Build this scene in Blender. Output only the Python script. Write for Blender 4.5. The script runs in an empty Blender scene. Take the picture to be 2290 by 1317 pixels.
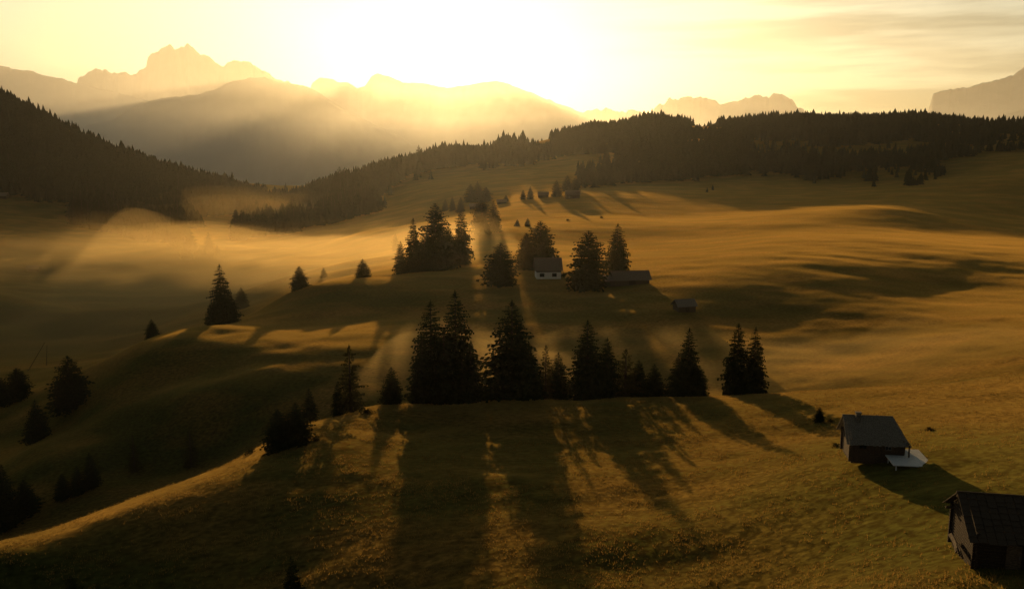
import bpy, math, random, time
import numpy as np
from mathutils import Vector
T0=time.time()
random.seed(11); rng=np.random.default_rng(11)
scene=bpy.context.scene; COL=scene.collection
F=1983.0; PITCH=math.radians(9.4); CX,CY=1145.0,658.5
cp,sp=math.cos(PITCH),math.sin(PITCH)
def at(px,py,d):
    xc=(px-CX)/F; yc=-(py-CY)/F
    rx,ry,rz=xc,cp+yc*sp,-sp+yc*cp
    return (rx/ry*d,d,rz/ry*d)
def proj(x,y,z):
    fw=y*cp-z*sp; up=y*sp+z*cp
    return CX+F*x/fw, CY-F*up/fw
def DM(d): return d if d<420 else 420+(d-420)*1.65
# ------------------------------------------------------------------ noise
def vnoise(x,y,seed=0):
    xi=np.floor(x).astype(np.int64); yi=np.floor(y).astype(np.int64)
    fx=x-xi; fy=y-yi; fx=fx*fx*(3-2*fx); fy=fy*fy*(3-2*fy)
    def h(a,b):
        n=(a*374761393+b*668265263+seed*974711)&0x7fffffff
        n=((n^(n>>13))*1274126177)&0x7fffffff
        n=n^(n>>16)
        return (n&0xffff)/65535.0*2-1
    return (h(xi,yi)*(1-fx)+h(xi+1,yi)*fx)*(1-fy)+(h(xi,yi+1)*(1-fx)+h(xi+1,yi+1)*fx)*fy
def fbm(x,y,o=4,seed=0):
    s=0;a=1.0
    for k in range(o):
        s=s+a*vnoise(x*2**k+17.3*k,y*2**k-9.1*k,seed+k); a*=.5
    return s
# ------------------------------------------------------------------ terrain control points (photo x, photo y, distance)
CT=[
(1145,1317,86),(700,1317,94),(300,1317,102),(0,1340,106),(1700,1317,79),(2290,1317,61),(2150,1290,64),
(1145,1100,115),(800,1100,119),(500,1180,112),(1600,1100,111),(1950,1025,106),(2290,1050,92),(2150,1120,86),
(1145,960,150),(900,960,152),(1500,960,148),(1800,960,138),(2290,940,120),
(500,990,240),(300,1040,240),(100,1090,232),(0,1140,224),(200,1105,222),(300,950,256),(100,1000,254),(500,915,250),(700,895,246),(850,880,244),
(1000,878,250),(1145,872,254),(1400,868,255),(1700,858,255),(1900,845,253),(2100,830,248),(2290,800,244),
(250,905,272),(400,842,284),(650,792,288),(860,774,290),(600,868,255),(400,905,258),(860,830,263),(700,878,251),(160,955,273),(60,985,275),
(660,652,405),(880,613,435),(1000,601,445),(700,720,350),(900,690,362),(550,770,302),(350,790,300),(780,745,314),
(1150,780,296),(1150,855,261),(1300,650,388),(1225,619,420),(1120,636,400),(1500,700,338),(1600,800,280),(1400,640,397),(1600,620,404),
(200,790,450),(100,755,480),(300,705,520),(500,685,540),(0,705,500),(0,650,570),(300,625,610),(600,605,610),(800,585,610),(100,830,400),(0,860,380),(400,725,480),(620,655,520),(780,610,560),
(860,525,740),(700,525,820),(500,545,800),(300,545,780),(0,545,760),(100,485,900),(0,448,950),(200,505,880),
(520,505,1000),(570,465,1250),(590,452,1320),(1000,560,520),(1050,520,570),(950,500,700),
(0,228,1300),(100,278,1300),(250,348,1290),(450,422,1260),(560,440,1290),(200,440,1010),(350,485,970),(0,400,1060),(100,350,1190),(300,420,1120),
(620,464,1180),(750,410,1220),(930,374,1230),(1100,352,1250),(1200,346,1260),(1270,307,1300),(1340,289,1340),(1420,277,1360),(1500,286,1390),(1580,312,1430),(1640,286,1450),(1720,264,1500),(1850,272,1450),(2000,272,1400),(2150,276,1350),(2290,292,1200),
(1050,400,1020),(1200,382,1050),(900,470,850),(1050,432,880),(1280,441,750),(900,430,1000),(750,470,1030),(640,500,1000),
(1500,408,900),(1750,400,900),(2000,408,850),(2200,400,800),(2290,340,950),(1600,480,660),(1400,480,660),(1500,560,500),(1300,540,540),(1450,600,436),
(1950,465,620),(2290,485,645),(1750,540,492),(1950,555,468),(1950,625,400),(2290,600,436),(1900,700,340),(2290,700,330),(1900,800,281),(2100,640,400),(2100,770,284),(1700,720,333),(2150,520,552)]
# crests: (photo x, photo y, distance, how much farther the hidden dip lies, how deep it lies below the sight line)
CREST=[(830,908,166,1.18,3),(690,950,152,1.24,4),(600,1000,142,1.3,5),(500,1050,133,1.33,6),(300,1130,122,1.38,6),(100,1220,113,1.4,6),(0,1265,109,1.4,6),
(1145,894,174,1.17,4),(950,898,173,1.15,4),(1400,888,177,1.18,5),(1700,882,179,1.18,5),(1900,874,179,1.18,5),(2100,856,174,1.18,5),(2290,838,168,1.18,5),
(480,727,360,1.14,4),(340,757,340,1.14,3),(200,822,322,1.13,2)]
cu,cv,ct=[],[],[]
def addc(x,y,z): cu.append(x/y); cv.append(math.log(y)); ct.append(z/y)
for px,py,d in CT: addc(*at(px,py,DM(d)))
for px,py,d,f_,dz in CREST:
    addc(*at(px,py,d)); x,y,z=at(px,py,d*f_); addc(x,y,z-dz)
for u in (-.66,-.33,0,.33,.66):
    for d,z in ((32,-32 if u<.2 else -25),(2900,-150),(3700,-330)):
        addc(u*d,d,z)
cu=np.array(cu);cv=np.array(cv);ct=np.array(ct)
def U(r2): return np.where(r2>1e-12,.5*r2*np.log(np.maximum(r2,1e-12)),0)
n=len(cu)
K=U((cu[:,None]-cu[None])**2+(cv[:,None]-cv[None])**2)+np.eye(n)*1.0e-4
Pm=np.stack([np.ones(n),cu,cv],1)
A=np.zeros((n+3,n+3));A[:n,:n]=K;A[:n,n:]=Pm;A[n:,:n]=Pm.T
W=np.linalg.solve(A,np.concatenate([ct,np.zeros(3)]))
def tps(u,v):
    sh=u.shape;u=u.ravel();v=v.ravel();out=np.empty(len(u))
    for i in range(0,len(u),20000):
        a=u[i:i+20000];b=v[i:i+20000]
        out[i:i+20000]=U((a[:,None]-cu)**2+(b[:,None]-cv)**2)@W[:n]+W[n]+W[n+1]*a+W[n+2]*b
    return out.reshape(sh)
def sstep(a,b,x):
    t=np.clip((x-a)/(b-a),0,1);return t*t*(3-2*t)
def H(x,y):
    x=np.asarray(x,float);y=np.asarray(y,float)
    yy=np.maximum(y,20)
    u=np.clip(x/yy,-.67,.67);v=np.log(np.minimum(yy,3600))
    z=tps(u,v)*np.minimum(yy,3600)
    z=z*(1-sstep(2900,3600,yy))+(-480)*sstep(2900,3600,yy)
    nr=.36*fbm(x/16,y/11,4,3)*(1-sstep(250,420,yy))
    md=(.85*fbm(x/80+y/190,y/78,2,21)+.34*fbm(x/20+y/50,y/16,4,31)*(1-.55*sstep(430,620,yy)))*sstep(230,420,yy)*(1-.3*sstep(1200,1700,yy))
    vl=7*fbm((x+.7*y)/170,(y-.3*x)/85,3,41)*sstep(430,600,yy)*(1-sstep(950,1150,yy))*sstep(.06,.2,-u)
    gl=1.2*fbm(x/40,y/30,3,8)*sstep(.05,.3,-u)*sstep(150,230,yy)
    return z+nr+md+gl+vl
def Hs(x,y): return float(H(np.array([x]),np.array([y]))[0])
DS=np.exp(np.linspace(math.log(36),math.log(2400),1100))
def ground_at(px,py,dmin=36):
    xc=(px-CX)/F; yc=-(py-CY)/F; rx,ry,rz=xc,cp+yc*sp,-sp+yc*cp
    d=DS[DS>=dmin];x=rx/ry*d;z=rz/ry*d;h=H(x,d)
    k=np.nonzero(h>=z)[0]
    if len(k)==0: return None
    i=k[0];return (x[i],d[i],h[i])
# ------------------------------------------------------------------ helpers
def mesh_np(name,V,Fc,smooth=False):
    V=np.asarray(V,np.float32);Fc=np.asarray(Fc,np.int32);k=Fc.shape[1]
    me=bpy.data.meshes.new(name);me.vertices.add(len(V));me.vertices.foreach_set('co',V.ravel())
    me.loops.add(Fc.size);me.loops.foreach_set('vertex_index',Fc.ravel())
    me.polygons.add(len(Fc));me.polygons.foreach_set('loop_start',np.arange(0,Fc.size,k,dtype=np.int32))
    me.polygons.foreach_set('loop_total',np.full(len(Fc),k,np.int32))
    if smooth: me.polygons.foreach_set('use_smooth',np.ones(len(Fc),bool))
    me.update(calc_edges=True);me.validate();return me
def obj(name,me,mat=None,parent=None):
    o=bpy.data.objects.new(name,me);COL.objects.link(o)
    if mat and len(me.materials)==0: me.materials.append(mat)
    if parent: o.parent=parent
    return o
def tag(o,label=None,cat=None,group=None,kind=None):
    if label:o['label']=label
    if cat:o['category']=cat
    if group:o['group']=group
    if kind:o['kind']=kind
    return o
def empty(name,loc,rz=0,scale=(1,1,1)):
    o=bpy.data.objects.new(name,None);COL.objects.link(o);o.location=loc;o.rotation_euler=(0,0,rz);o.scale=scale;return o
class MB:
    def __init__(s): s.V=[];s.F=[]
    def poly(s,pts,faces):
        b=len(s.V);s.V+=[tuple(p) for p in pts];s.F+=[tuple(b+i for i in f) for f in faces]
    def box(s,x0,x1,y0,y1,z0,z1):
        s.poly([(x0,y0,z0),(x1,y0,z0),(x1,y1,z0),(x0,y1,z0),(x0,y0,z1),(x1,y0,z1),(x1,y1,z1),(x0,y1,z1)],
        [(3,2,1,0),(4,5,6,7),(0,1,5,4),(1,2,6,5),(2,3,7,6),(3,0,4,7)])
    def slab(s,a,b,c,d,th):
        a,b,c,d=map(Vector,(a,b,c,d));nn=(b-a).cross(d-a).normalized()*th
        s.poly([a-nn,b-nn,c-nn,d-nn,a,b,c,d],[(3,2,1,0),(4,5,6,7),(0,1,5,4),(1,2,6,5),(2,3,7,6),(3,0,4,7)])
    def tube(s,p,q,r0,r1,k=7):
        p=Vector(p);q=Vector(q);ax=(q-p).normalized();t=ax.orthogonal().normalized();b=ax.cross(t)
        pts=[p+(t*math.cos(2*math.pi*i/k)+b*math.sin(2*math.pi*i/k))*r0 for i in range(k)]+[q+(t*math.cos(2*math.pi*i/k)+b*math.sin(2*math.pi*i/k))*r1 for i in range(k)]
        s.poly(pts,[(i,(i+1)%k,k+(i+1)%k,k+i) for i in range(k)]+[tuple(range(k-1,-1,-1)),tuple(range(k,2*k))])
    def mesh(s,name):
        me=bpy.data.meshes.new(name);me.from_pydata(s.V,[],s.F);me.update();return me
    def build(s,name,mat,parent=None): return obj(name,s.mesh(name),mat,parent)
# ------------------------------------------------------------------ materials
def newmat(name):
    m=bpy.data.materials.new(name);m.use_nodes=True;nt=m.node_tree;nt.nodes.clear()
    out=nt.nodes.new('ShaderNodeOutputMaterial')
    def N(t,**k):
        nd=nt.nodes.new(t)
        for a,b in k.items(): setattr(nd,a,b)
        return nd
    return m,nt,out,N
def L(nt,a,b): nt.links.new(a,b)
def noise_col(nt,N,scale,c0,c1,lo=.35,hi=.65,detail=5,vec=None):
    nz=N('ShaderNodeTexNoise');nz.inputs['Scale'].default_value=scale;nz.inputs['Detail'].default_value=detail
    if vec is not None: L(nt,vec,nz.inputs['Vector'])
    r=N('ShaderNodeValToRGB');r.color_ramp.elements[0].position=lo;r.color_ramp.elements[1].position=hi
    r.color_ramp.elements[0].color=(*c0,1);r.color_ramp.elements[1].color=(*c1,1)
    L(nt,nz.outputs['Fac'],r.inputs['Fac']);return r.outputs['Color'],nz
def simple(name,c0,c1,scale=4,rough=.8,bump=.3,stretch=(1,1,1)):
    m,nt,out,N=newmat(name)
    tc=N('ShaderNodeTexCoord');mp=N('ShaderNodeMapping');mp.inputs['Scale'].default_value=stretch
    L(nt,tc.outputs['Object'],mp.inputs['Vector'])
    c,nz=noise_col(nt,N,scale,c0,c1,vec=mp.outputs['Vector'])
    b=N('ShaderNodeBsdfPrincipled');b.inputs['Roughness'].default_value=rough;b.inputs['Specular IOR Level'].default_value=.12;L(nt,c,b.inputs['Base Color'])
    bp=N('ShaderNodeBump');bp.inputs['Strength'].default_value=bump;bp.inputs['Distance'].default_value=.05
    L(nt,nz.outputs['Fac'],bp.inputs['Height']);L(nt,bp.outputs['Normal'],b.inputs['Normal'])
    L(nt,b.outputs['BSDF'],out.inputs['Surface']);return m
def ground_mat():
    m,nt,out,N=newmat('alpine_grass')
    g=N('ShaderNodeNewGeometry');pos=g.outputs['Position']
    mp=N('ShaderNodeMapping');mp.inputs['Scale'].default_value=(1,1.7,1.7);L(nt,pos,mp.inputs['Vector'])
    c1,_=noise_col(nt,N,.03,(.08,.095,.025),(.27,.162,.045),.43,.67,8,mp.outputs['Vector'])
    # greener mown grass around the huts on the near right
    vs=N('ShaderNodeVectorMath',operation='DISTANCE');vs.inputs[1].default_value=(50,88,-40);L(nt,pos,vs.inputs[0])
    mr=N('ShaderNodeMapRange',interpolation_type='SMOOTHSTEP');mr.inputs[1].default_value=10;mr.inputs[2].default_value=46;mr.inputs[3].default_value=.7;mr.inputs[4].default_value=0;L(nt,vs.outputs['Value'],mr.inputs[0])
    gx=N('ShaderNodeMix',data_type='RGBA');gx.inputs[7].default_value=(.085,.105,.024,1);L(nt,mr.outputs[0],gx.inputs[0]);L(nt,c1,gx.inputs[6])
    c2,_=noise_col(nt,N,.8,(.42,.44,.42),(1.3,1.22,1.1),.3,.7,7,mp.outputs['Vector'])
    mx=N('ShaderNodeMix',data_type='RGBA',blend_type='MULTIPLY');mx.inputs['Factor'].default_value=1
    L(nt,gx.outputs[2],mx.inputs[6]);L(nt,c2,mx.inputs[7])
    nz=N('ShaderNodeTexNoise');nz.inputs['Scale'].default_value=1.1;nz.inputs['Detail'].default_value=6;L(nt,pos,nz.inputs['Vector'])
    sb=N('ShaderNodeVectorMath',operation='SUBTRACT');sb.inputs[1].default_value=(.5,.5,.5);L(nt,nz.outputs['Color'],sb.inputs[0])
    ml=N('ShaderNodeVectorMath',operation='MULTIPLY');ml.inputs[1].default_value=(2.7,2.7,1.0);L(nt,sb.outputs[0],ml.inputs[0])
    ad=N('ShaderNodeVectorMath',operation='ADD');L(nt,ml.outputs[0],ad.inputs[0]);L(nt,g.outputs['Normal'],ad.inputs[1])
    no=N('ShaderNodeVectorMath',operation='NORMALIZE');L(nt,ad.outputs[0],no.inputs[0])
    d=N('ShaderNodeBsdfDiffuse');L(nt,mx.outputs[2],d.inputs['Color']);L(nt,no.outputs[0],d.inputs['Normal'])
    shc=N('ShaderNodeMix',data_type='RGBA');shc.inputs[6].default_value=(.64,.38,.095,1);shc.inputs[7].default_value=(.46,.36,.085,1);L(nt,mr.outputs[0],shc.inputs[0])
    sh=N('ShaderNodeBsdfSheen');L(nt,shc.outputs[2],sh.inputs['Color']);sh.inputs['Roughness'].default_value=.36
    a2=N('ShaderNodeMixShader');a2.inputs[0].default_value=.42;L(nt,d.outputs[0],a2.inputs[1]);L(nt,sh.outputs[0],a2.inputs[2])
    L(nt,a2.outputs[0],out.inputs['Surface']);return m
def leaf_mat(name,cd,cl,tr,ctr,scale=1.2):
    m,nt,out,N=newmat(name);g=N('ShaderNodeNewGeometry')
    c,_=noise_col(nt,N,scale,cd,cl,.35,.65,3,g.outputs['Position'])
    d=N('ShaderNodeBsdfDiffuse');L(nt,c,d.inputs['Color'])
    t=N('ShaderNodeBsdfTranslucent');t.inputs['Color'].default_value=(*ctr,1)
    x=N('ShaderNodeMixShader');x.inputs[0].default_value=tr;L(nt,d.outputs[0],x.inputs[1]);L(nt,t.outputs[0],x.inputs[2])
    L(nt,x.outputs[0],out.inputs['Surface']);return m
MF=leaf_mat('spruce_needles',(.016,.022,.010),(.04,.048,.018),.12,(.02,.018,.005))
ML=leaf_mat('larch_needles',(.03,.032,.012),(.07,.06,.02),.2,(.05,.04,.01))
MGR=leaf_mat('grass_blades',(.08,.072,.02),(.2,.125,.036),.5,(.3,.18,.045),.12)
MG=ground_mat()
MBK=simple('bark',(.03,.022,.016),(.07,.05,.036),6,.9,.5,(4,4,.6))
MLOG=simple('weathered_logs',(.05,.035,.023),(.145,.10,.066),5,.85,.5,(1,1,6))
MWD=simple('dark_planks',(.035,.025,.017),(.10,.07,.046),5,.9,.4,(6,6,.5))
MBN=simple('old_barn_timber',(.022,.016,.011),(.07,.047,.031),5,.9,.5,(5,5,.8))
MSH=simple('weathered_shingles',(.10,.086,.068),(.30,.255,.20),3,.9,.6,(3,6,3))
MRB=simple('brown_shingles',(.10,.078,.056),(.26,.20,.145),3,.9,.5,(2,5,2))
MWH=simple('white_plaster',(.7,.68,.64),(.86,.84,.8),2,.9,.1)
MDK=simple('terrace_boards',(.5,.49,.46),(.66,.64,.6),3,.6,.2,(1,8,1))
MST=simple('chimney_stone',(.08,.07,.06),(.17,.15,.13),6,.9,.6)
MRK=simple('mountain_rock',(.1,.092,.08),(.15,.14,.125),.006,.95,.1)
def glass():
    m,nt,out,N=newmat('window_glass');b=N('ShaderNodeBsdfPrincipled');b.inputs['Base Color'].default_value=(.015,.017,.02,1);b.inputs['Roughness'].default_value=.08
    L(nt,b.outputs[0],out.inputs['Surface']);return m
MGL=glass()
# ------------------------------------------------------------------ ground
nu=440;us=np.linspace(-.85,.85,nu)
ds=np.concatenate([np.exp(np.linspace(math.log(20),math.log(3500),640)),np.exp(np.linspace(math.log(3600),math.log(24000),24))])
UU,DD=np.meshgrid(us,ds);XX=UU*DD;ZZ=H(XX,DD)
V=np.stack([XX,DD,ZZ],-1).reshape(-1,3);nr=len(ds)
i=np.arange(nr-1)[:,None]*nu+np.arange(nu-1)[None];i=i.ravel()
FQ=np.stack([i,i+1,i+nu+1,i+nu],1)
g=obj('ground',mesh_np('ground',V,FQ,True),MG);tag(g,'rolling alpine meadow hills with dry golden grass and hollows','meadow',kind='structure')
# ------------------------------------------------------------------ mountains
def mountain(label,D,sky,Lf,zb=-520,jag=3.0,seed=0,amp=38,oc=4):
    sky=np.array(sky,float);m=int((sky[-1,0]-sky[0,0])/2.5)+2;sc=D/4000
    pxs=np.linspace(sky[0,0],sky[-1,0],m);pys=np.interp(pxs,sky[:,0],sky[:,1])+jag*fbm(pxs/14,pxs*0+seed,oc,seed)
    rows=46;VV=np.zeros((rows+1,m,3))
    tops=np.array([at(a,b,D) for a,b in zip(pxs,pys)])
    VV[0]=tops;VV[0,:,1]=D+500;VV[0,:,2]=zb
    for k in range(rows):
        s=k/(rows-1)
        x=tops[:,0]*(D-s*Lf)/D;y=D-s*Lf
        zt=np.maximum(tops[:,2],zb+5)
        z=zb+(zt-zb)*(1-s)**1.5
        rid=-np.abs(fbm(tops[:,0]/(230*sc)+s*1.2,y/(520*sc)+seed+x*0,4,seed+5))*amp*sc*2*min(1,s*5)*(1-s)
        VV[k+1,:,0]=x;VV[k+1,:,1]=y;VV[k+1,:,2]=z+rid
    j=np.arange(rows)[:,None]*m+np.arange(m-1)[None];j=j.ravel()
    o=obj('mountain',mesh_np('mountain',VV.reshape(-1,3),np.stack([j,j+1,j+m+1,j+m],1)[:,::-1],True),MRK)
    tag(o,label,'mountain',kind='structure')
mountain('long pale ridge at the far left edge',9800,[(-500,100),(-300,120),(-100,135),(0,148),(60,158),(110,170),(170,185),(230,200),(330,225),(450,250),(600,300),(700,340)],2800,jag=2,seed=1,oc=2)
mountain('jagged rocky peaks on the left, highest on the skyline',11500,[(120,260),(165,215),(172,185),(175,172),(200,158),(235,160),(260,165),(300,168),(312,155),(328,150),(330,130),(345,122),(365,105),(380,103),(400,112),(420,104),(445,113),(460,125),(480,138),(500,150),(515,138),(535,134),(560,140),(590,158),(610,175),(640,182),(680,195),(760,230),(900,300)],3000,jag=6,seed=2)
mountain('broad rounded hump in front of the left peaks',6200,[(60,320),(180,285),(250,268),(300,240),(350,222),(440,212),(480,200),(520,182),(560,175),(590,173),(620,182),(660,188),(700,198),(740,225),(790,255),(840,280),(900,310),(960,340),(1020,360)],1700,jag=1.5,seed=3,oc=2,amp=22)
mountain('mountain ridge directly under the rising sun',9000,[(600,290),(690,215),(698,185),(715,176),(740,178),(760,184),(780,185),(800,198),(815,195),(830,172),(845,165),(870,170),(900,185),(950,188),(1000,198),(1050,190),(1110,182),(1140,190),(1180,205),(1230,225),(1290,248),(1350,265),(1450,290),(1600,330)],2600,jag=1.5,seed=4,oc=2,amp=22)
mountain('small flat topped peaks behind the right forest',8000,[(1250,290),(1290,262),(1320,252),(1350,245),(1380,250),(1420,252),(1450,256),(1475,236),(1500,221),(1540,218),(1580,218),(1600,226),(1620,232),(1660,224),(1690,212),(1710,218),(1730,206),(1750,208),(1770,218),(1785,242),(1850,270),(2000,300)],2200,jag=5,seed=5)
mountain('steep sided table mountain at the right edge',10000,[(2040,290),(2078,248),(2086,205),(2120,200),(2160,197),(2190,186),(2230,180),(2260,170),(2290,150),(2400,120),(2600,130)],2600,jag=4,seed=6)
mountain('low dark spur below the table mountain',6500,[(2150,300),(2230,262),(2290,245),(2400,232),(2600,215)],1600,jag=2,seed=7)
# ------------------------------------------------------------------ haze and fog (real homogeneous volumes)
def volmat(name,den,col,g_,ab=None):
    m,nt,out,N=newmat(name);vs=N('ShaderNodeVolumeScatter');vs.inputs['Color'].default_value=(*col,1);vs.inputs['Anisotropy'].default_value=g_;vs.inputs['Density'].default_value=den
    if ab:
        va=N('ShaderNodeVolumeAbsorption');va.inputs['Color'].default_value=(*ab,1);va.inputs['Density'].default_value=den
        ad=N('ShaderNodeAddShader');L(nt,vs.outputs[0],ad.inputs[0]);L(nt,va.outputs[0],ad.inputs[1]);L(nt,ad.outputs[0],out.inputs['Volume'])
    else: L(nt,vs.outputs[0],out.inputs['Volume'])
    m.cycles.homogeneous_volume=True;return m
HC=(1,1,.95)
def hbox(nm,label,x0,x1,y0,y1,z0,z1,den,g_=.6):
    b=MB();b.box(x0,x1,y0,y1,z0,z1);tag(b.build('haze',volmat(nm,den,HC,g_)),label,'haze',kind='structure')
hbox('clear_air','thin clear morning air over the whole landscape',-9600,9600,-80,12900,-640,420,1.1e-5,.74)
hbox('left_haze','pale haze in front of the left mountains',-9500,-1010,2350,7000,-635,760,1.3e-4)
hbox('centre_haze','golden haze below the sunrise ridge',-1005,900,2350,7000,-634,600,5.5e-5,.70)
hbox('right_haze','pale haze in front of the right mountains',905,9500,2350,7000,-633,700,8e-5)
hbox('valley_haze','denser haze filling the far valley below the mountains',-9400,9400,2700,6900,-630,140,8e-5)
FC=(1,.74,.34)
def fogbank(label,z0,den,amp,seed,x0,x1,y0,y1,fin,fout,xin=60,nx=130,ny=130,zb=-210,sc=(120,80),g_=.66,tilt=0,drop=70):
    xs=np.linspace(x0,x1,nx);ys=np.linspace(y0,y1,ny);X,Y=np.meshgrid(xs,ys)
    zt=z0+amp*fbm((X+.8*Y)/sc[0],(Y-.35*X)/sc[1],4,seed)-tilt*(Y-y0)-drop*(1-sstep(y0,y0+fin,Y))-drop*sstep(y1-fout,y1,Y)-drop*(1-sstep(x0,x0+xin,X))-drop*sstep(x1-min(xin,100),x1,X)
    zt=np.maximum(zt,zb+2)
    top=np.stack([X,Y,zt],-1).reshape(-1,3);bot=np.stack([X,Y,np.full_like(X,zb)],-1).reshape(-1,3);M=nx*ny
    j=(np.arange(ny-1)[:,None]*nx+np.arange(nx-1)[None]).ravel();q=np.stack([j,j+1,j+nx+1,j+nx],1)
    Fs=[q,q[:,::-1]+M]
    e=[k for k in range(nx)]+[k*nx+nx-1 for k in range(1,ny)]+[(ny-1)*nx+k for k in range(nx-2,-1,-1)]+[k*nx for k in range(ny-2,0,-1)]
    e=np.array(e);e2=np.roll(e,-1);Fs.append(np.stack([e,e+M,e2+M,e2],1))
    tag(obj('fog',mesh_np('fog',np.concatenate([top,bot]),np.concatenate(Fs),False),volmat('fog',den,FC,g_,FC)),label,'fog',kind='stuff')
for z0,den,am,sd_,lab in ((-64,.00024,28,51,'topmost thin veil of golden fog over the left valley'),(-75,.00032,32,52,'upper wispy layer of golden fog in the left valley'),(-86,.0004,30,53,'middle wispy layer of golden fog in the left valley'),(-96,.00045,20,54,'lowest layer of golden fog in the left valley')):
    fogbank(lab,z0,den,am,sd_,-1100,100,330,1400,90,620,sc=(300,80),tilt=.03)
fogbank('bright golden wisps drifting across the near end of the left valley',-70,.0012,20,71,-560,-20,385,760,80,240,330,110,110,-190,(190,38),.72,0,60)
fogbank('second veil of bright golden wisps at the near end of the left valley',-76,.0016,24,75,-520,-40,400,720,90,220,300,110,110,-190,(150,44),.72,0,60)
fogbank('sunlit mist on the slope behind the middle grove',-46,.0018,12,60,-330,60,455,720,60,160,90,80,80,-190,(110,45),.72)
fogbank('haze at the mouth of the valley between the forests',-80,.0003,16,63,-720,-170,1120,1580,120,160,120,60,60,-210,(160,90))
fogbank('thin mist in the hollow behind the crest trees',-56,.0017,7,61,-90,240,192,375,55,95,60,70,50,-140,(60,30),.72)
# ------------------------------------------------------------------ tree prototypes (unit height)
def crown_mesh(name,kind,seed,mat):
    r=random.Random(seed);V=[];Fa=[]
    def frond(z,a,Ln,pitch,wid,nseg=4,hang=.05):
        ca,sa=math.cos(a),math.sin(a);q=pitch
        x=.006
        zz=z
        for k in range(nseg+1):
            t=k/nseg
            w=wid*Ln*(.35+1.1*t*(1.35-t))*(1 if k<nseg else .12)*r.uniform(.7,1.3)
            j=r.uniform(-.05,.05)*Ln
            px_,py_=x*ca-j*sa,x*sa+j*ca
            dz=-w*r.uniform(.25,.6)
            b=len(V)
            V.append((px_,py_,zz));V.append((px_-w*sa,py_+w*ca,zz+dz));V.append((px_+w*sa,py_-w*ca,zz+dz))
            if k>0:
                Fa.append((b-3,b,b+1,b-2)) ;Fa.append((b-3,b-1,b+2,b))
            if k>0 and hang>0:
                for sgn in (1,-1):
                    if r.random()<.85:
                        h=len(V);ww=w*r.uniform(.5,1.35)*sgn;l2=Ln*r.uniform(.1,.28)
                        ex,ey=px_-ww*sa+ca*Ln*.06,py_+ww*ca+sa*Ln*.06
                        V.append((px_,py_,zz));V.append((px_+ca*Ln*.12,py_+sa*Ln*.12,zz-.004));V.append((ex+ca*l2*.6,ey+sa*l2*.6,zz-r.uniform(.3,1)*hang));V.append((ex,ey,zz-r.uniform(.5,1.2)*hang))
                        Fa.append((h,h+1,h+2,h+3))
            st=Ln/nseg;x+=st*math.cos(q);zz+=st*math.sin(q);q+=(.14 if t>.4 else -.10)
    if kind=='spruce':
        nw=40;R=.19
        ir=[r.uniform(.7,1.15) for _ in range(8)]
        for i in range(nw):
            t=i/(nw-1);z=.025+.945*t**.95
            rad=R*((1-t)**.72*.96+.04)*(1 if t>.06 else .9)*r.uniform(.82,1.14)
            nb=max(5,int(14-8*t))
            for k in range(nb):
                a=2*math.pi*(k+r.random()*.8)/nb+i*1.3
                if r.random()<.06: continue
                sec=ir[int((a%6.283)/6.284*4)+4*(t>.45)]
                frond(z+r.uniform(-.008,.008),a,rad*(.55+.45*sec)*r.choice((.68,.85,1,1,1.1,1.25)),-.42+.75*t+r.uniform(-.12,.12),.25,4,.045*(1-t)+.008)
    elif kind=='pine':
        nw=38;R=.22
        for i in range(nw):
            t=i/(nw-1);z=.025+.955*t
            q=max(0,1-((t-.16)/.86)**2)
            rad=R*(q**.85)*r.uniform(.85,1.1)+.008
            nb=max(6,int(15-8*t))
            for k in range(nb):
                a=2*math.pi*(k+r.random()*.9)/nb+i*1.1
                if r.random()<.06: continue
                frond(z+r.uniform(-.025,.025)*(1-t),a,rad*r.choice((.6,.8,.92,1,1.1,1.2)),-.3+.85*t+r.uniform(-.2,.25),.25,3,.05*(1-t)+.012)
    else:
        nw=34;R=.15
        for i in range(nw):
            t=i/(nw-1);z=.06+.91*t
            rad=R*((1-t)**.65*.95+.05)*r.uniform(.5,1.2)
            nb=max(4,int(8-4*t))
            for k in range(nb):
                a=2*math.pi*(k+r.random())/nb+i*1.7
                if r.random()<.12: continue
                frond(z,a,rad*r.uniform(.6,1.2),-.28+.7*t+r.uniform(-.2,.2),.19,4,.035)
    for k in range(5):
        a=k*1.26;b=len(V);V+= [(0,0,1.0),(.012*math.cos(a),.012*math.sin(a),.93),(.012*math.cos(a+.9),.012*math.sin(a+.9),.93)];Fa.append((b,b+1,b+2))
    me=bpy.data.meshes.new(name);me.from_pydata(V,[],Fa);me.update();me.materials.append(mat);return me
def trunk_mesh(seed):
    b=MB();r=random.Random(seed);b.tube((0,0,-.05),(0,0,.35),.016,.0115,8);b.tube((0,0,.35),(0,0,.97),.0115,.002,8)
    for k in range(9):
        a=r.uniform(0,6.28);z=r.uniform(.05,.6);l=r.uniform(.04,.09);b.tube((0,0,z),(l*math.cos(a),l*math.sin(a),z-.01),.003,.001,5)
    me=b.mesh('trunk');me.materials.append(MBK);return me
PR={'spruce':[(crown_mesh('crown','spruce',s,MF),trunk_mesh(s),.19*1.75) for s in (1,2,3,4,12)],
    'pine':[(crown_mesh('crown','pine',s,MF),trunk_mesh(s),.22*2.0) for s in (5,6,7)],
    'larch':[(crown_mesh('crown','larch',s,ML),trunk_mesh(s),.15*1.75) for s in (8,9)]}
NM={'spruce':'spruce_tree','pine':'pine_tree','larch':'larch_tree'}
cnt=[0]
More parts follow.
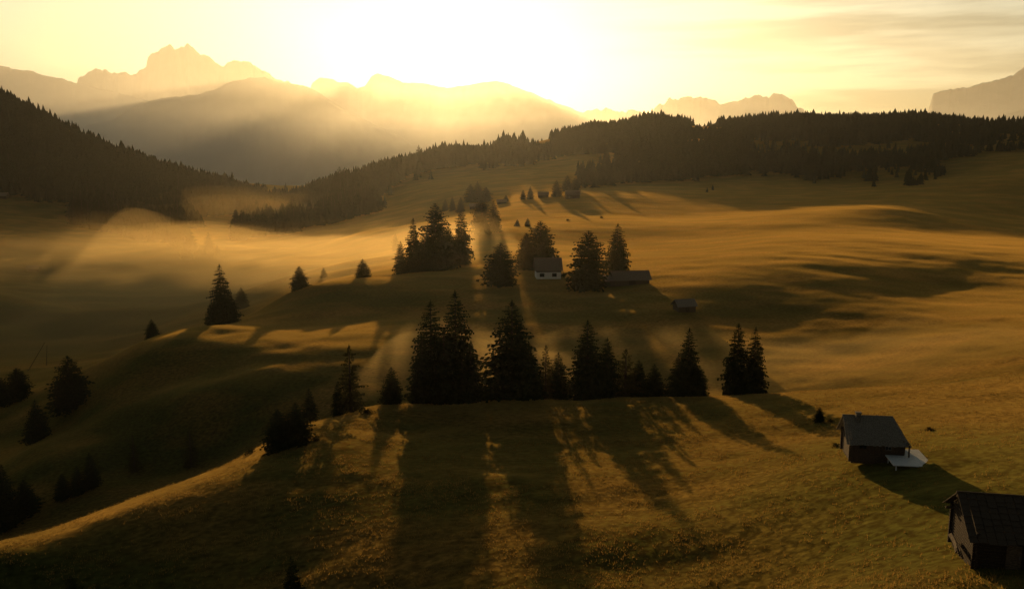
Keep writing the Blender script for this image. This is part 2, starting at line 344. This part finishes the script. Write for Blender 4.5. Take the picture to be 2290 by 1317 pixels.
def tree(px,base,top,w,kind,d,label,group=None):
    if d is None:
        p=ground_at(px,base)
        if p is None: print('MISS',px,base,label);return
        x,y,z=p
    else:
        d=DM(d)
        x=at(px,base,d)[0];y=d;z=Hs(x,y)
    h=at(px,top,y)[2]-z
    if h<1: print('SHORT',label,h,y);h=2.0
    pj=proj(x,y,z)
    if abs(pj[1]-base)>14: print('BASE',label,round(float(pj[1])),base,round(y))
    cr,tr,w0=PR[kind][cnt[0]%len(PR[kind])];cnt[0]+=1
    ww=w/F*math.hypot(y,z)/w0
    o=empty(NM[kind],(x,y,z-.05),random.uniform(0,6.28),(ww,ww,h));tag(o,label,'tree',group)
    obj('trunk',tr,None,o);obj('crown',cr,None,o)
S,PN,LA='spruce','pine','larch'
TREES=[
(966,895,668,100,S,174,'tall dense spruce at the left of the big dark clump on the crest'),
(1020,893,645,98,S,176,'tallest spruce with an airy top in the big dark clump on the crest'),
(994,897,735,100,S,171,'broad low spruce at the foot of the big dark clump'),
(946,897,745,56,S,170,'narrow spruce at the left flank of the big dark clump'),
(1054,895,758,52,S,172,'small spruce at the right flank of the big dark clump'),
(1034,897,800,60,S,170,'low bushy spruce in front of the big dark clump'),
(1145,892,668,122,S,174,'broad single spruce standing right of the big dark clump'),
(1182,892,760,64,S,176,'shorter spruce at the right foot of the broad single spruce'),
(1220,890,768,46,LA,178,'thin young larch just right of the broad single spruce'),
(1248,890,785,58,S,180,'small spruce between the broad spruce and the tall middle spruce'),
(1312,889,712,82,S,176,'tall spruce in the middle of the crest row'),
(1356,889,752,64,S,178,'medium spruce leaning on the right of the tall middle spruce'),
(1398,888,778,68,LA,178,'faint open larch in the crest row'),
(1427,888,803,52,S,181,'low spruce beside the faint open larch'),
(1462,888,812,48,S,178,'lone low spruce in the middle of the crest row'),
(1537,886,730,62,S,178,'slender tall spruce in the right half of the crest row'),
(1515,886,790,46,S,176,'small spruce at the left foot of the slender tall spruce'),
(1562,886,815,44,S,178,'small spruce at the right foot of the slender tall spruce'),
(1646,882,720,62,S,177,'left spruce of the pair at the right end of the crest row'),
(1684,882,728,52,S,178,'right spruce of the pair at the right end of the crest row'),
(877,912,818,50,S,169,'small dark spruce left of the big dark clump'),
(785,930,768,62,LA,165,'slim ragged larch on the left shoulder of the crest'),
(757,930,850,30,S,166,'tiny spruce at the left side of the slim ragged larch'),
(626,1045,912,68,S,139,'left spruce of the pair on the near ridge edge'),
(666,1045,898,70,S,140,'right spruce of the pair on the near ridge edge'),
(693,938,866,42,S,226,'hazy small spruce in the hollow behind the ridge edge'),
(428,1045,955,36,LA,None,'faint larch in the dark gully on the left'),
(302,1058,970,28,LA,None,'very faint thin larch deep in the dark gully'),
(205,1090,1010,36,S,None,'small dark spruce in the gully, right of two low ones'),
(176,1105,1040,32,S,None,'low dark spruce in the middle of the gully'),
(142,1115,1058,36,S,None,'low dark spruce at the left end of the gully'),
(58,1150,1070,54,S,None,'dark bushy spruce in the gully close to the left edge'),
(16,1180,1035,66,S,None,'large dark spruce in the gully at the left edge'),
(160,912,793,88,S,None,'large wide spruce on the lower left slope'),
(85,985,892,54,S,None,'hazy spruce below the large wide spruce on the left'),
(42,895,822,52,PN,None,'round hazy pine near the left edge'),
(8,905,842,40,S,None,'hazy spruce cut by the left edge'),
(655,1350,1238,52,S,88,'young spruce whose tip shows at the bottom edge'),
(165,1370,1283,62,S,99,'spruce tip at the bottom left corner'),
(497,716,588,52,S,362,'tall irregular spruce on the misty left shoulder'),
(515,714,650,42,S,364,'spruce pressed against the right of the tall irregular spruce'),
(541,690,642,32,S,None,'small spruce right of the tall irregular spruce'),
(475,728,672,30,S,358,'small spruce left of the tall irregular spruce'),
(671,652,594,40,S,405,'lone neat spruce at the edge of the glowing fog'),
(341,757,713,30,S,340,'small lone spruce on the far left crest above the fog'),
(812,622,578,34,S,425,'small spruce in the bright light left of the middle grove'),
(724,622,597,14,S,None,'faint little spruce in the fog'),
(885,560,522,20,S,None,'small spruce up the slope left of the middle grove'),
(897,608,538,32,S,438,'narrow spruce at the left end of the middle grove'),
(926,606,485,44,S,444,'tall narrow spruce in the left part of the middle grove'),
(975,602,453,74,PN,448,'largest pine of the middle grove with broad crown'),
(950,602,510,48,S,442,'shorter spruce in front of the largest grove pine'),
(1003,598,505,46,PN,452,'dense pine right of the largest grove pine'),
(1032,592,465,48,S,462,'tall spruce at the right end of the middle grove'),
(1077,520,442,42,PN,560,'rounded pine behind the middle grove'),
(1105,520,446,30,S,562,'slim spruce at the right of the rounded pine behind the grove'),
(1208,610,493,68,PN,440,'broad pine directly behind the white house'),
(1178,612,520,42,PN,436,'smaller pine left behind the white house'),
(1120,636,542,70,PN,400,'rounded dark pine left of the white house'),
(1315,646,515,82,PN,390,'large egg shaped pine right of the white house'),
(1380,606,498,54,S,430,'tall open spruce behind the long barn'),
(404,548,486,36,S,None,'upper spruce of the misty valley cluster'),
(427,562,512,32,S,None,'right spruce of the misty valley cluster'),
(417,580,538,30,S,None,'lowest spruce of the misty valley cluster'),
(468,568,518,26,S,None,'thin lone spruce right of the misty valley cluster'),
(487,575,548,16,S,None,'bushy little spruce at the foot of the thin lone valley spruce'),
(1157,506,490,11,S,None,'tiny left spruce on the slope above the grove'),
(1180,506,487,13,S,None,'tiny right spruce on the slope above the grove'),
(1170,447,424,13,S,None,'left of two tiny spruces near the far cabins'),
(1186,446,416,15,S,None,'right of two tiny spruces near the far cabins'),
(1132,451,435,11,S,None,'tiny dark spruce left of the far cabins'),
(1053,452,412,26,PN,None,'left tree of the far clump under the sun'),
(1068,452,405,28,S,None,'tallest middle tree of the far clump under the sun'),
(1087,452,418,26,PN,None,'right tree of the far clump under the sun'),
(996,472,445,14,S,None,'leftmost of three little spruces below the far clump'),
(1012,472,440,15,S,None,'middle of three little spruces below the far clump'),
(1031,474,440,17,S,None,'rightmost of three little spruces below the far clump'),
(1245,441,402,26,S,None,'spruce beside the far chalet on its left'),
(1268,428,392,26,S,None,'spruce directly behind the far chalet'),
(1286,428,395,24,S,None,'spruce at the right behind the far chalet'),
(1832,944,908,22,S,None,'very young spruce left of the log cabin'),
(1114,362,322,16,S,None,'taller of two lone skyline trees beside the sunbeam'),
(1128,362,325,12,S,None,'slimmer of two lone skyline trees beside the sunbeam'),
]
for t in TREES: tree(*t)
# ------------------------------------------------------------------ forests
def inpoly(px,py,P):
    c=np.zeros(len(px),bool);j=len(P)-1
    for i in range(len(P)):
        xi,yi=P[i];xj,yj=P[j]
        c^=((yi>py)!=(yj>py))&(px<(xj-xi)*(py-yi)/(yj-yi+1e-9)+xi);j=i
    return c
FOR=[('left',[(-120,150),(0,222),(100,272),(250,342),(450,412),(600,432),(590,470),(520,484),(440,488),(440,508),(380,540),(300,532),(180,508),(175,455),(0,440),(-120,440)],1050,2050,8.3),
('middle',[(515,535),(600,462),(750,404),(930,366),(1000,350),(1205,334),(1205,358),(1000,376),(950,390),(905,400),(850,436),(835,478),(700,508),(540,540)],1050,1950,8.3),
('right',[(1205,336),(1270,298),(1340,281),(1420,269),(1500,276),(1580,300),(1640,278),(1720,255),(1850,263),(2000,263),(2150,267),(2290,282),(2420,290),(2420,330),(2290,325),(2150,352),(2050,410),(1880,415),(1750,398),(1500,412),(1290,420),(1320,385),(1420,352),(1300,348),(1205,358)],950,2260,9.8)]
pts=[]
for nm,P,d0,d1,sp_ in FOR:
    N_=int((d1*d1-d0*d0)*.62/ (sp_*sp_))
    uu=rng.uniform(-.65,.68,N_*2);dd=np.sqrt(rng.uniform(d0*d0,d1*d1,N_*2));xx=uu*dd
    zz=H(xx,dd);a,b_=proj(xx,dd,zz)
    e1=fbm(xx/75,dd/60,3,91);e2=fbm(xx/150,dd/110,3,95)
    k=inpoly(a+16*e1+rng.normal(0,4,len(a)),b_+(14*e1 if nm=='right' else 8*e1)+rng.normal(0,2.5,len(a)),P)
    k&=rng.random(len(k))<np.where(e2<{'right':-.20,'middle':-.42,'left':-9}[nm],.05,.97)
    hh=rng.uniform(11,21,len(xx))*(1+.38*e1)*(1.45 if nm=='middle' else 1.35 if nm=='left' else .97)
    hh=np.where(rng.random(len(xx))<.05,hh*1.25,hh)
    for x,y,z,h in zip(xx[k],dd[k],zz[k],hh[k]): pts.append((nm,x,y,z,float(h)))
print('forest',len(pts))
def whole_mesh(cr,tr):
    V=[tuple(v.co) for v in cr.vertices];Fa=[tuple(p.vertices) for p in cr.polygons];b=len(V);n1=len(Fa)
    V+=[tuple(v.co) for v in tr.vertices];Fa+=[tuple(b+i for i in p.vertices) for p in tr.polygons]
    me=bpy.data.meshes.new('spruce_tree');me.from_pydata(V,[],Fa);me.materials.append(MF);me.materials.append(MBK)
    for i,p in enumerate(me.polygons): p.material_index=0 if i<n1 else 1
    me.update();return me
WH=[(whole_mesh(c,t),w) for c,t,w in PR['spruce']]
pts.sort(key=lambda p:-p[4]/p[2])
LBL={'left':('small dark spruce at the lower edge of the left hillside forest','spruces of the left hillside forest'),
'middle':('small dark spruce in the forest band above the glowing valley','spruces of the forest band above the valley'),
'right':('small dark spruce at the lower edge of the right ridge forest','spruces of the right ridge forest')}
NI=210
for p in pts[:NI]:
    me,w=random.choice(WH)
    o=obj('spruce_tree',me);ww=p[4]*random.uniform(.4,.55)/w
    o.location=(p[1],p[2],p[3]-.2);o.scale=(ww,ww,p[4]);o.rotation_euler=(0,0,random.uniform(0,6.28))
    tag(o,LBL[p[0]][0],'tree',LBL[p[0]][1])
def low_tree(seed):
    r=np.random.default_rng(seed);V=[];Fa=[];rd=seed%2
    for t in range(5):
        z0=.05+.17*t;z1=min(1,z0+.34);rad=.5*(1-.19*t) if not rd else .5*(1,.98,.86,.66,.4)[t]
        b=len(V);V.append((0,0,z1));k=12
        for i in range(k):
            a=2*math.pi*i/k+t*.5;rr=rad*(1 if i%2 else .66)*r.uniform(.75,1.15)
            V.append((rr*math.cos(a),rr*math.sin(a),z0+r.uniform(-.03,.03)))
        for i in range(k): Fa.append((b,b+1+i,b+1+(i+1)%k))
    return np.array(V),np.array(Fa)
LT=[low_tree(s) for s in range(6)]
for nm,lab in (('left','dense dark forest covering the left hillside'),('middle','forest band along the ridge above the glowing valley'),('right','wide dark forest covering the right ridge')):
    VV=[];FF=[];off=0
    for p in pts[NI:]:
        if p[0]!=nm: continue
        v,f=LT[random.randrange(6)];h=p[4];w=h*random.uniform(.45,.72);a=random.uniform(0,6.28)
        q=np.empty_like(v);q[:,0]=(v[:,0]*math.cos(a)-v[:,1]*math.sin(a))*w+p[1];q[:,1]=(v[:,0]*math.sin(a)+v[:,1]*math.cos(a))*w+p[2];q[:,2]=v[:,2]*h+p[3]-.3
        VV.append(q);FF.append(f+off);off+=len(v)
    if VV: tag(obj('forest',mesh_np('forest',np.concatenate(VV),np.concatenate(FF)),MF),lab,'forest',kind='stuff')
# ------------------------------------------------------------------ grass on the near meadow
def grass():
    n_=85000;dd=50+140*rng.random(n_)**1.15;uu=rng.uniform(-.62,.62,n_);x=uu*dd;z=H(x,dd)
    cl=fbm(x/4.0,dd/3.0,3,77);near=np.hypot(x-50,dd-88);k=rng.random(n_)<(.15+.7*(cl>.1))*np.clip((near-6)/24,.25,1);x,dd,z=x[k],dd[k],z[k];n_=len(x)
    VV=[];FF=[]
    for b in range(3):
        a=rng.uniform(0,6.28,n_);h=rng.uniform(.12,.32,n_);w=rng.uniform(.025,.06,n_);ox=rng.normal(0,.2,n_);oy=rng.normal(0,.2,n_)
        p0=np.stack([x+ox-w*np.cos(a),dd+oy-w*np.sin(a),z-.03],1);p1=np.stack([x+ox+w*np.cos(a),dd+oy+w*np.sin(a),z-.03],1)
        p2=np.stack([x+ox+rng.normal(0,.1,n_),dd+oy+rng.normal(0,.1,n_),z+h],1)
        base=b*3*n_;VV+=[p0,p1,p2];i=np.arange(n_);FF.append(np.stack([base+i,base+n_+i,base+2*n_+i],1))
    tag(obj('grass',mesh_np('grass',np.concatenate(VV),np.concatenate(FF)),MGR),'dry golden grass tufts over the near meadow','grass',kind='stuff')
grass()
# ------------------------------------------------------------------ huts
def courses(mb,A,B,C,D,n,th=.05,m=1):
    A,B,C,D=map(Vector,(A,B,C,D));nn=(B-A).cross(D-A)
    nn.normalize()
    for i in range(n):
        t0=i/n;t1=min(1,(i+1.15)/n)
        for q in range(m):
            s0=q/m;s1=(q+1)/m-(.08/m if m>1 else 0)
            if m>1: j=random.uniform(-.02,.04);tt=t0+(random.uniform(-.35,.12)/n)
            else: j=0;tt=t0
            lo0,lo1=A.lerp(D,tt),B.lerp(C,tt);hi0,hi1=A.lerp(D,t1),B.lerp(C,t1)
            mb.slab(lo0.lerp(lo1,s0)+nn*(th*1.5+j),lo0.lerp(lo1,s1)+nn*(th*1.5+j),hi0.lerp(hi1,s1)+nn*th*.35,hi0.lerp(hi1,s0)+nn*th*.35,th)
def window(root,x,y,z,w,h,fm):
    m1=MB();m2=MB();t=.09
    def bx(mm,a0,a1,z0,z1,o0,o1): mm.box(x+a0,x+a1,y-o1,y-o0,z+z0,z+z1)
    bx(m1,-w/2-t,-w/2,-t,h+t,.003,.07);bx(m1,w/2,w/2+t,-t,h+t,.003,.07);bx(m1,-w/2,w/2,h,h+t,.003,.07);bx(m1,-w/2,w/2,-t,0,.003,.1)
    bx(m1,-.02,.02,0,h,.024,.05)
    f=m1.build('window',fm,root);bx(m2,-w/2,w/2,0,h,.003,.02);m2.build('pane',MGL,f)
def hut(name,label,cat,loc,rz,Ln,Wd,h,rh,ov,wm,rm,logs=False,hipr=0,ncourse=7,planks=1):
    r=empty(name,loc,rz);tag(r,label,cat)
    w=MB();x=Ln/2;y=Wd/2
    if logs:
        n_=int(h/.24)
        for k in range(-4,n_):
            z=k*.24
            for s in (-1,1):
                w.tube((-x-.3,s*y,z+.12),(x+.3,s*y,z+.12),.13,.125,8)
                w.tube((s*x,-y-.3,z+.24),(s*x,y+.3,z+.24),.125,.13,8)
        w.box(-x+.05,x-.05,-y+.05,y-.05,-1.2,h)
    else:
        w.box(-x,x,-y,y,-1.6,h)
    for s,hp in ((-1,0),(1,hipr)):
        nb=10 if logs else 1
        rr=rh*(1-hp)
        for b_ in range(nb):
            z0=rr*b_/nb;z1=rr*(b_+1)/nb-(.02 if logs else .05);ya=y*(1-z0/rh);yb=y*(1-z1/rh);o=.02*(b_%2)
            xs=s*(x-.02+o);xt=s*(x-.18)
            P0=[(xs,-ya,h+z0),(xs,ya,h+z0),(xs,yb,h+z1),(xs,-yb,h+z1)];P1=[(xt,a,c_) for _,a,c_ in P0]
            w.poly(P0+P1,[(0,1,2,3),(7,6,5,4),(0,4,5,1),(1,5,6,2),(2,6,7,3),(3,7,4,0)])
    w.build('wall',wm,r)
    rf=MB();k=ov*rh/y
    ez=h-k;ey=y+ov;xl=-x-ov;xr=x+ov;rl=xl;rr_=xr-hipr*(y+ov)*.9
    rz_=h+rh
    courses(rf,(xl,-ey,ez),(xr,-ey,ez),(rr_,0,rz_),(rl,0,rz_),ncourse,.05,planks)
    courses(rf,(xr,ey,ez),(xl,ey,ez),(rl,0,rz_),(rr_,0,rz_),ncourse,.05,planks)
    if hipr: courses(rf,(xr,-ey,ez),(xr,ey,ez),(rr_,.02,rz_),(rr_,-.02,rz_),ncourse,.05,max(1,planks//2))
    rf.tube((rl-.05,0,rz_+.03),(rr_+.05,0,rz_+.03),.11,.11,6)
    return r,rf.build('roof',rm,r)
def place(px,py,d):
    if d is None: return ground_at(px,py)
    x=at(px,py,d)[0];return (x,d,Hs(x,d))
# big barn at right edge
xl_=at(2190,1200,66)[0];lx=xl_+4.7;loc=(lx,67.5,Hs(lx-3,64.5)+.05)
RB=math.radians(-11)
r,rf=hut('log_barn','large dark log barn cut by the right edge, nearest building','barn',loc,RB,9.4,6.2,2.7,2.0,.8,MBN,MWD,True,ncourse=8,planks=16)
d_=MB();d_.box(-2.6,-1.5,-3.34,-3.26,-.1,1.9);dd_=d_.build('door',MLOG,r)
d_=MB();d_.box(-1.66,-1.62,-3.40,-3.343,.8,1.05);d_.build('handle',MST,dd_)
d_=MB()
for q in (-1,1): d_.tube((-5.4,q*3.0,2.2),(5.3,q*3.0,2.2),.11,.11,6)
d_.tube((-5.5,0,4.4),(5.3,0,4.4),.12,.12,6);d_.build('roof_beam',MLOG,r)
d_=MB()
for k in range(9): d_.tube((-5.4-.03*k,-2.4+.12*k,.14+.13*(k%4)),(-5.25,2.0-.2*k,.16+.13*(k%4)),.08,.07,6)
o=d_.build('woodpile',MLOG);o.location=loc;o.rotation_euler=(0,0,RB);tag(o,'stack of split logs against the left wall of the big barn','woodpile')
# log cabin
p=place(1948,1022,107);loc=(p[0],p[1],max(p[2],Hs(p[0]+3,p[1]-4),Hs(p[0],p[1]-3))+.2)
r,rf=hut('log_cabin','dark shingled log cabin with a pale terrace on the near meadow','cabin',loc,math.radians(-8),6.0,4.6,2.1,2.15,.75,MLOG,MSH,True,hipr=.55,ncourse=12,planks=22)
c=MB();c.box(-2.3,-1.75,-.8,-.3,3.1,4.75);c.box(-2.38,-1.67,-.88,-.22,4.75,4.87);c.build('chimney',MST,rf)
window(r,-1.7,-2.43,.8,.75,.65,MWD);window(r,1.3,-2.43,.8,.6,.65,MST)
d_=MB();d_.box(-.35,.55,-2.52,-2.44,0,1.8);d_.build('door',MWD,r)
d_=MB()
for k in range(16): d_.box(.9+.29*k,.9+.29*k+.27,-6.4,-2.75 if k<8 else -.2,.14,.24)
for q in (1.2,5.2):
    for w_ in (-6.3,-2.95): d_.box(q,q+.12,w_,w_+.12,-1.6,.137)
d_.build('terrace',MDK,r)
d_=MB();d_.box(3.4,3.55,-3.4,-3.25,.243,1.75);d_.box(3.38,3.57,-3.42,-2.3,1.75,1.9);d_.build('porch_post',MLOG,r)
# white house
p=place(1225,618,418);loc=p
r,rf=hut('farmhouse','farmhouse with white base, timber upper wall and weathered roof among the pines','house',loc,math.radians(4),11.5,9,4.6,4.6,.9,MWH,MRB,ncourse=10)
w=MB();w.box(-5.77,5.77,-4.53,4.53,3.0,4.62);w.build('upper_wall',MWD,r)
for q in (-3.2,2.6): window(r,q,-4.5,.9,2.0,1.5,MWD)
c=MB();c.box(2.2,3.1,.2,1.1,7.6,9.9);c.build('chimney',MST,rf)
bl=MB();bl.box(5.78,7.6,-4.2,3.0,1.0,1.2)
for k in range(6): bl.box(7.5,7.6,-4.2+1.4*k,-4.08+1.4*k,-1,2.2)
bl.box(7.48,7.62,-4.25,3.0,2.2,2.35);bl.build('balcony',MWD,r)
# barn
p=place(1408,638,399)
r,rf=hut('barn','long low brown barn with sloping plank roof right of the white house','barn',p,math.radians(9),16,8,2.8,3.0,1.0,MLOG,MRB,ncourse=8)
d_=MB();d_.box(-1.5,1.5,-4.1,-4.02,0,2.5);d_.build('door',MWD,r)
s_=MB();s_.slab((-12.5,-4.5,2.2),(-8.2,-4.5,2.2),(-8.2,3,3.6),(-12.5,3,3.6),.2);s_.build('lean_to_roof',MRB,r)
s_=MB();s_.box(-12,-8.05,-3.8,3,-1,1.95);s_.build('lean_to_wall',MWD,r)
# little hut
p=place(1530,692,343)
r,rf=hut('hay_hut','small lone hay hut with weathered roof on the shaded slope','hut',p,math.radians(14),7.2,5.5,2.4,2.0,.7,MLOG,MSH,ncourse=7)
d_=MB();d_.box(-.7,.7,-2.85,-2.77,0,1.9);d_.build('door',MWD,r)
for px,py,Ln,Wd,h,rh,rot,lab,wm in ((1280,444,14,9,4.2,4.0,8,'far chalet below the forest with its gable roof catching light',MLOG),
  (1215,441,11,7,2.8,3,-5,'far low hut left of the far chalet',MWD),
  (1122,456,10,7,2.4,2.6,4,'far tiny hut left of the small spruces',MWD),
  (1062,466,11,7,2.4,2.8,-3,'far low hut beneath the far tree clump',MWD),
  (76,606,11,7,2.6,2.6,3,'hazy hut in the misty left meadow',MWD),
  (4,444,18,11,3.8,4.2,2,'far hut at the left edge beneath the forest',MWD)):
    p=place(px,py,None)
    if p is None: print('MISS hut',px,py);continue
    r,rf=hut('cabin',lab,'hut',p,math.radians(rot),Ln,Wd,h,rh,.8,wm,MRB,ncourse=6)
    d_=MB();d_.box(-.8,.8,-Wd/2-.1,-Wd/2-.02,0,1.9);d_.build('door',MWD,r)
    if h>4: window(r,-Ln*.3,-Wd/2,1.2,1.2,1.1,MWH)
for px,b0,tx,t0,lab in ((62,830,100,766,'thin leaning pole in the lower left meadow'),(104,818,105,772,'thin upright pole beside the leaning pole')):
    p=place(px,b0,None)
    q=at(tx,t0,p[1]);m_=MB();m_.tube((0,0,-.4),(q[0]-p[0],0,q[2]-p[2]),.16,.1,8);m_.tube((0,0,-.3),(0,0,.25),.3,.2,8)
    o=m_.build('pole',MBK);o.location=p;tag(o,lab,'pole')
def bush_mesh(seed):
    r=random.Random(seed);V=[];Fa=[]
    for k in range(420):
        a=r.uniform(0,6.28);e_=r.uniform(0,1.5);q=r.uniform(.45,1)*(1+.25*math.sin(3*a+seed)+.2*math.sin(5*e_+a))
        c=Vector((math.cos(a)*math.cos(e_)*q*.5,math.sin(a)*math.cos(e_)*q*.5,math.sin(e_)*q*.9))
        b=len(V)
        for i in range(3): V.append(tuple(c+Vector((r.uniform(-1,1),r.uniform(-1,1),r.uniform(-1,1)))*.11))
        Fa.append((b,b+1,b+2))
    me=bpy.data.meshes.new('bush');me.from_pydata(V,[],Fa);me.materials.append(ML);return me
BM=[bush_mesh(s) for s in range(3)]
for i,(px,py,w,h,lab) in enumerate(((1857,943,1.0,.6,'tiny shrub right of the very young spruce'),(2080,962,1.5,.5,'low shrub on the meadow right of the cabin'),
 (1870,998,1.4,.6,'shrub at the left corner of the log cabin'),(705,985,2.0,.9,'bush on the ridge edge right of the spruce pair'),(560,1015,2.2,.9,'bush on the ridge edge left of the spruce pair'),
 (820,925,3.0,1.0,'bush at the foot of the slim ragged larch'),(1270,494,3.5,1.5,'tiny dark shrub on the lit slope above the house'),(1345,488,3.5,1.5,'tiny dark shrub right of the other on the lit slope'))):
    p=place(px,py,None)
    if p is None: continue
    o=obj('bush',BM[i%3]);o.location=(p[0],p[1],p[2]-.1);o.scale=(w,w,h);o.rotation_euler=(0,0,i);tag(o,lab,'bush')
# ------------------------------------------------------------------ sun, sky, camera
ELEV=math.radians(5.8);AZ=math.atan2(1010-1145,F)
sd=Vector((math.sin(AZ)*math.cos(ELEV),math.cos(AZ)*math.cos(ELEV),math.sin(ELEV)))
sl=bpy.data.lights.new('sun','SUN');sl.energy=5;sl.angle=math.radians(.5);sl.color=(1,.63,.25)
so=bpy.data.objects.new('sun',sl);COL.objects.link(so);so.rotation_euler=(-sd).to_track_quat('-Z','Y').to_euler();so.location=(0,0,300)
w=bpy.data.worlds.new('World');scene.world=w;w.use_nodes=True;nt=w.node_tree;nt.nodes.clear()
def N(t,**k):
    nd=nt.nodes.new(t)
    for a,b in k.items(): setattr(nd,a,b)
    return nd
out=N('ShaderNodeOutputWorld');bg=N('ShaderNodeBackground');bg.inputs['Strength'].default_value=.1
sk=N('ShaderNodeTexSky',sky_type='NISHITA');sk.sun_disc=False;sk.sun_elevation=ELEV;sk.sun_rotation=AZ;sk.dust_density=2.6;sk.air_density=1.0;sk.ozone_density=.5
gm=N('ShaderNodeGamma');gm.inputs['Gamma'].default_value=.5;L(nt,sk.outputs[0],gm.inputs['Color'])
tint=N('ShaderNodeMix',data_type='RGBA',blend_type='MULTIPLY');tint.inputs['Factor'].default_value=1;tint.inputs[7].default_value=(2.62,2.8,2.62,1)
L(nt,gm.outputs[0],tint.inputs[6])
tc=N('ShaderNodeTexCoord');mp=N('ShaderNodeMapping');mp.inputs['Scale'].default_value=(2.2,2.2,26);L(nt,tc.outputs['Generated'],mp.inputs['Vector'])
nz=N('ShaderNodeTexNoise');nz.inputs['Scale'].default_value=1.6;nz.inputs['Detail'].default_value=6;nz.inputs['Roughness'].default_value=.55;L(nt,mp.outputs[0],nz.inputs['Vector'])
rp=N('ShaderNodeValToRGB');rp.color_ramp.elements[0].position=.42;rp.color_ramp.elements[1].position=.6;L(nt,nz.outputs['Fac'],rp.inputs[0])
sxw=N('ShaderNodeSeparateXYZ');L(nt,tc.outputs['Generated'],sxw.inputs[0])
mr=N('ShaderNodeMapRange');mr.inputs[1].default_value=.06;mr.inputs[2].default_value=.36;mr.inputs[3].default_value=0;mr.inputs[4].default_value=1;L(nt,sxw.outputs[0],mr.inputs[0])
mm=N('ShaderNodeMath',operation='MULTIPLY');L(nt,rp.outputs[0],mm.inputs[0]);L(nt,mr.outputs[0],mm.inputs[1])
cl=N('ShaderNodeMix',data_type='RGBA',blend_type='MULTIPLY');cl.inputs[7].default_value=(.6,.58,.54,1);L(nt,mm.outputs[0],cl.inputs[0]);L(nt,tint.outputs[2],cl.inputs[6])
# the sky dims overhead and away from the sunrise
up=N('ShaderNodeMapRange',interpolation_type='SMOOTHSTEP');up.inputs[1].default_value=.16;up.inputs[2].default_value=.6;up.inputs[3].default_value=1;up.inputs[4].default_value=.36;L(nt,sxw.outputs[2],up.inputs[0])
bk=N('ShaderNodeMapRange',interpolation_type='SMOOTHSTEP');bk.inputs[1].default_value=-.2;bk.inputs[2].default_value=.75;bk.inputs[3].default_value=.42;bk.inputs[4].default_value=1;L(nt,sxw.outputs[1],bk.inputs[0])
m2=N('ShaderNodeMath',operation='MULTIPLY');L(nt,up.outputs[0],m2.inputs[0]);L(nt,bk.outputs[0],m2.inputs[1])
vm=N('ShaderNodeVectorMath',operation='SCALE');L(nt,cl.outputs[2],vm.inputs[0]);L(nt,m2.outputs[0],vm.inputs['Scale'])
L(nt,vm.outputs[0],bg.inputs[0]);L(nt,bg.outputs[0],out.inputs[0])
cam=bpy.data.cameras.new('camera');co=bpy.data.objects.new('camera',cam);COL.objects.link(co);scene.camera=co
cam.sensor_width=36;cam.lens=F/2290*36;cam.clip_end=40000;cam.clip_start=.5
co.location=(0,0,0);co.rotation_euler=(math.radians(90)-PITCH,0,0)
scene.view_settings.view_transform='Standard'
print('done',time.time()-T0)
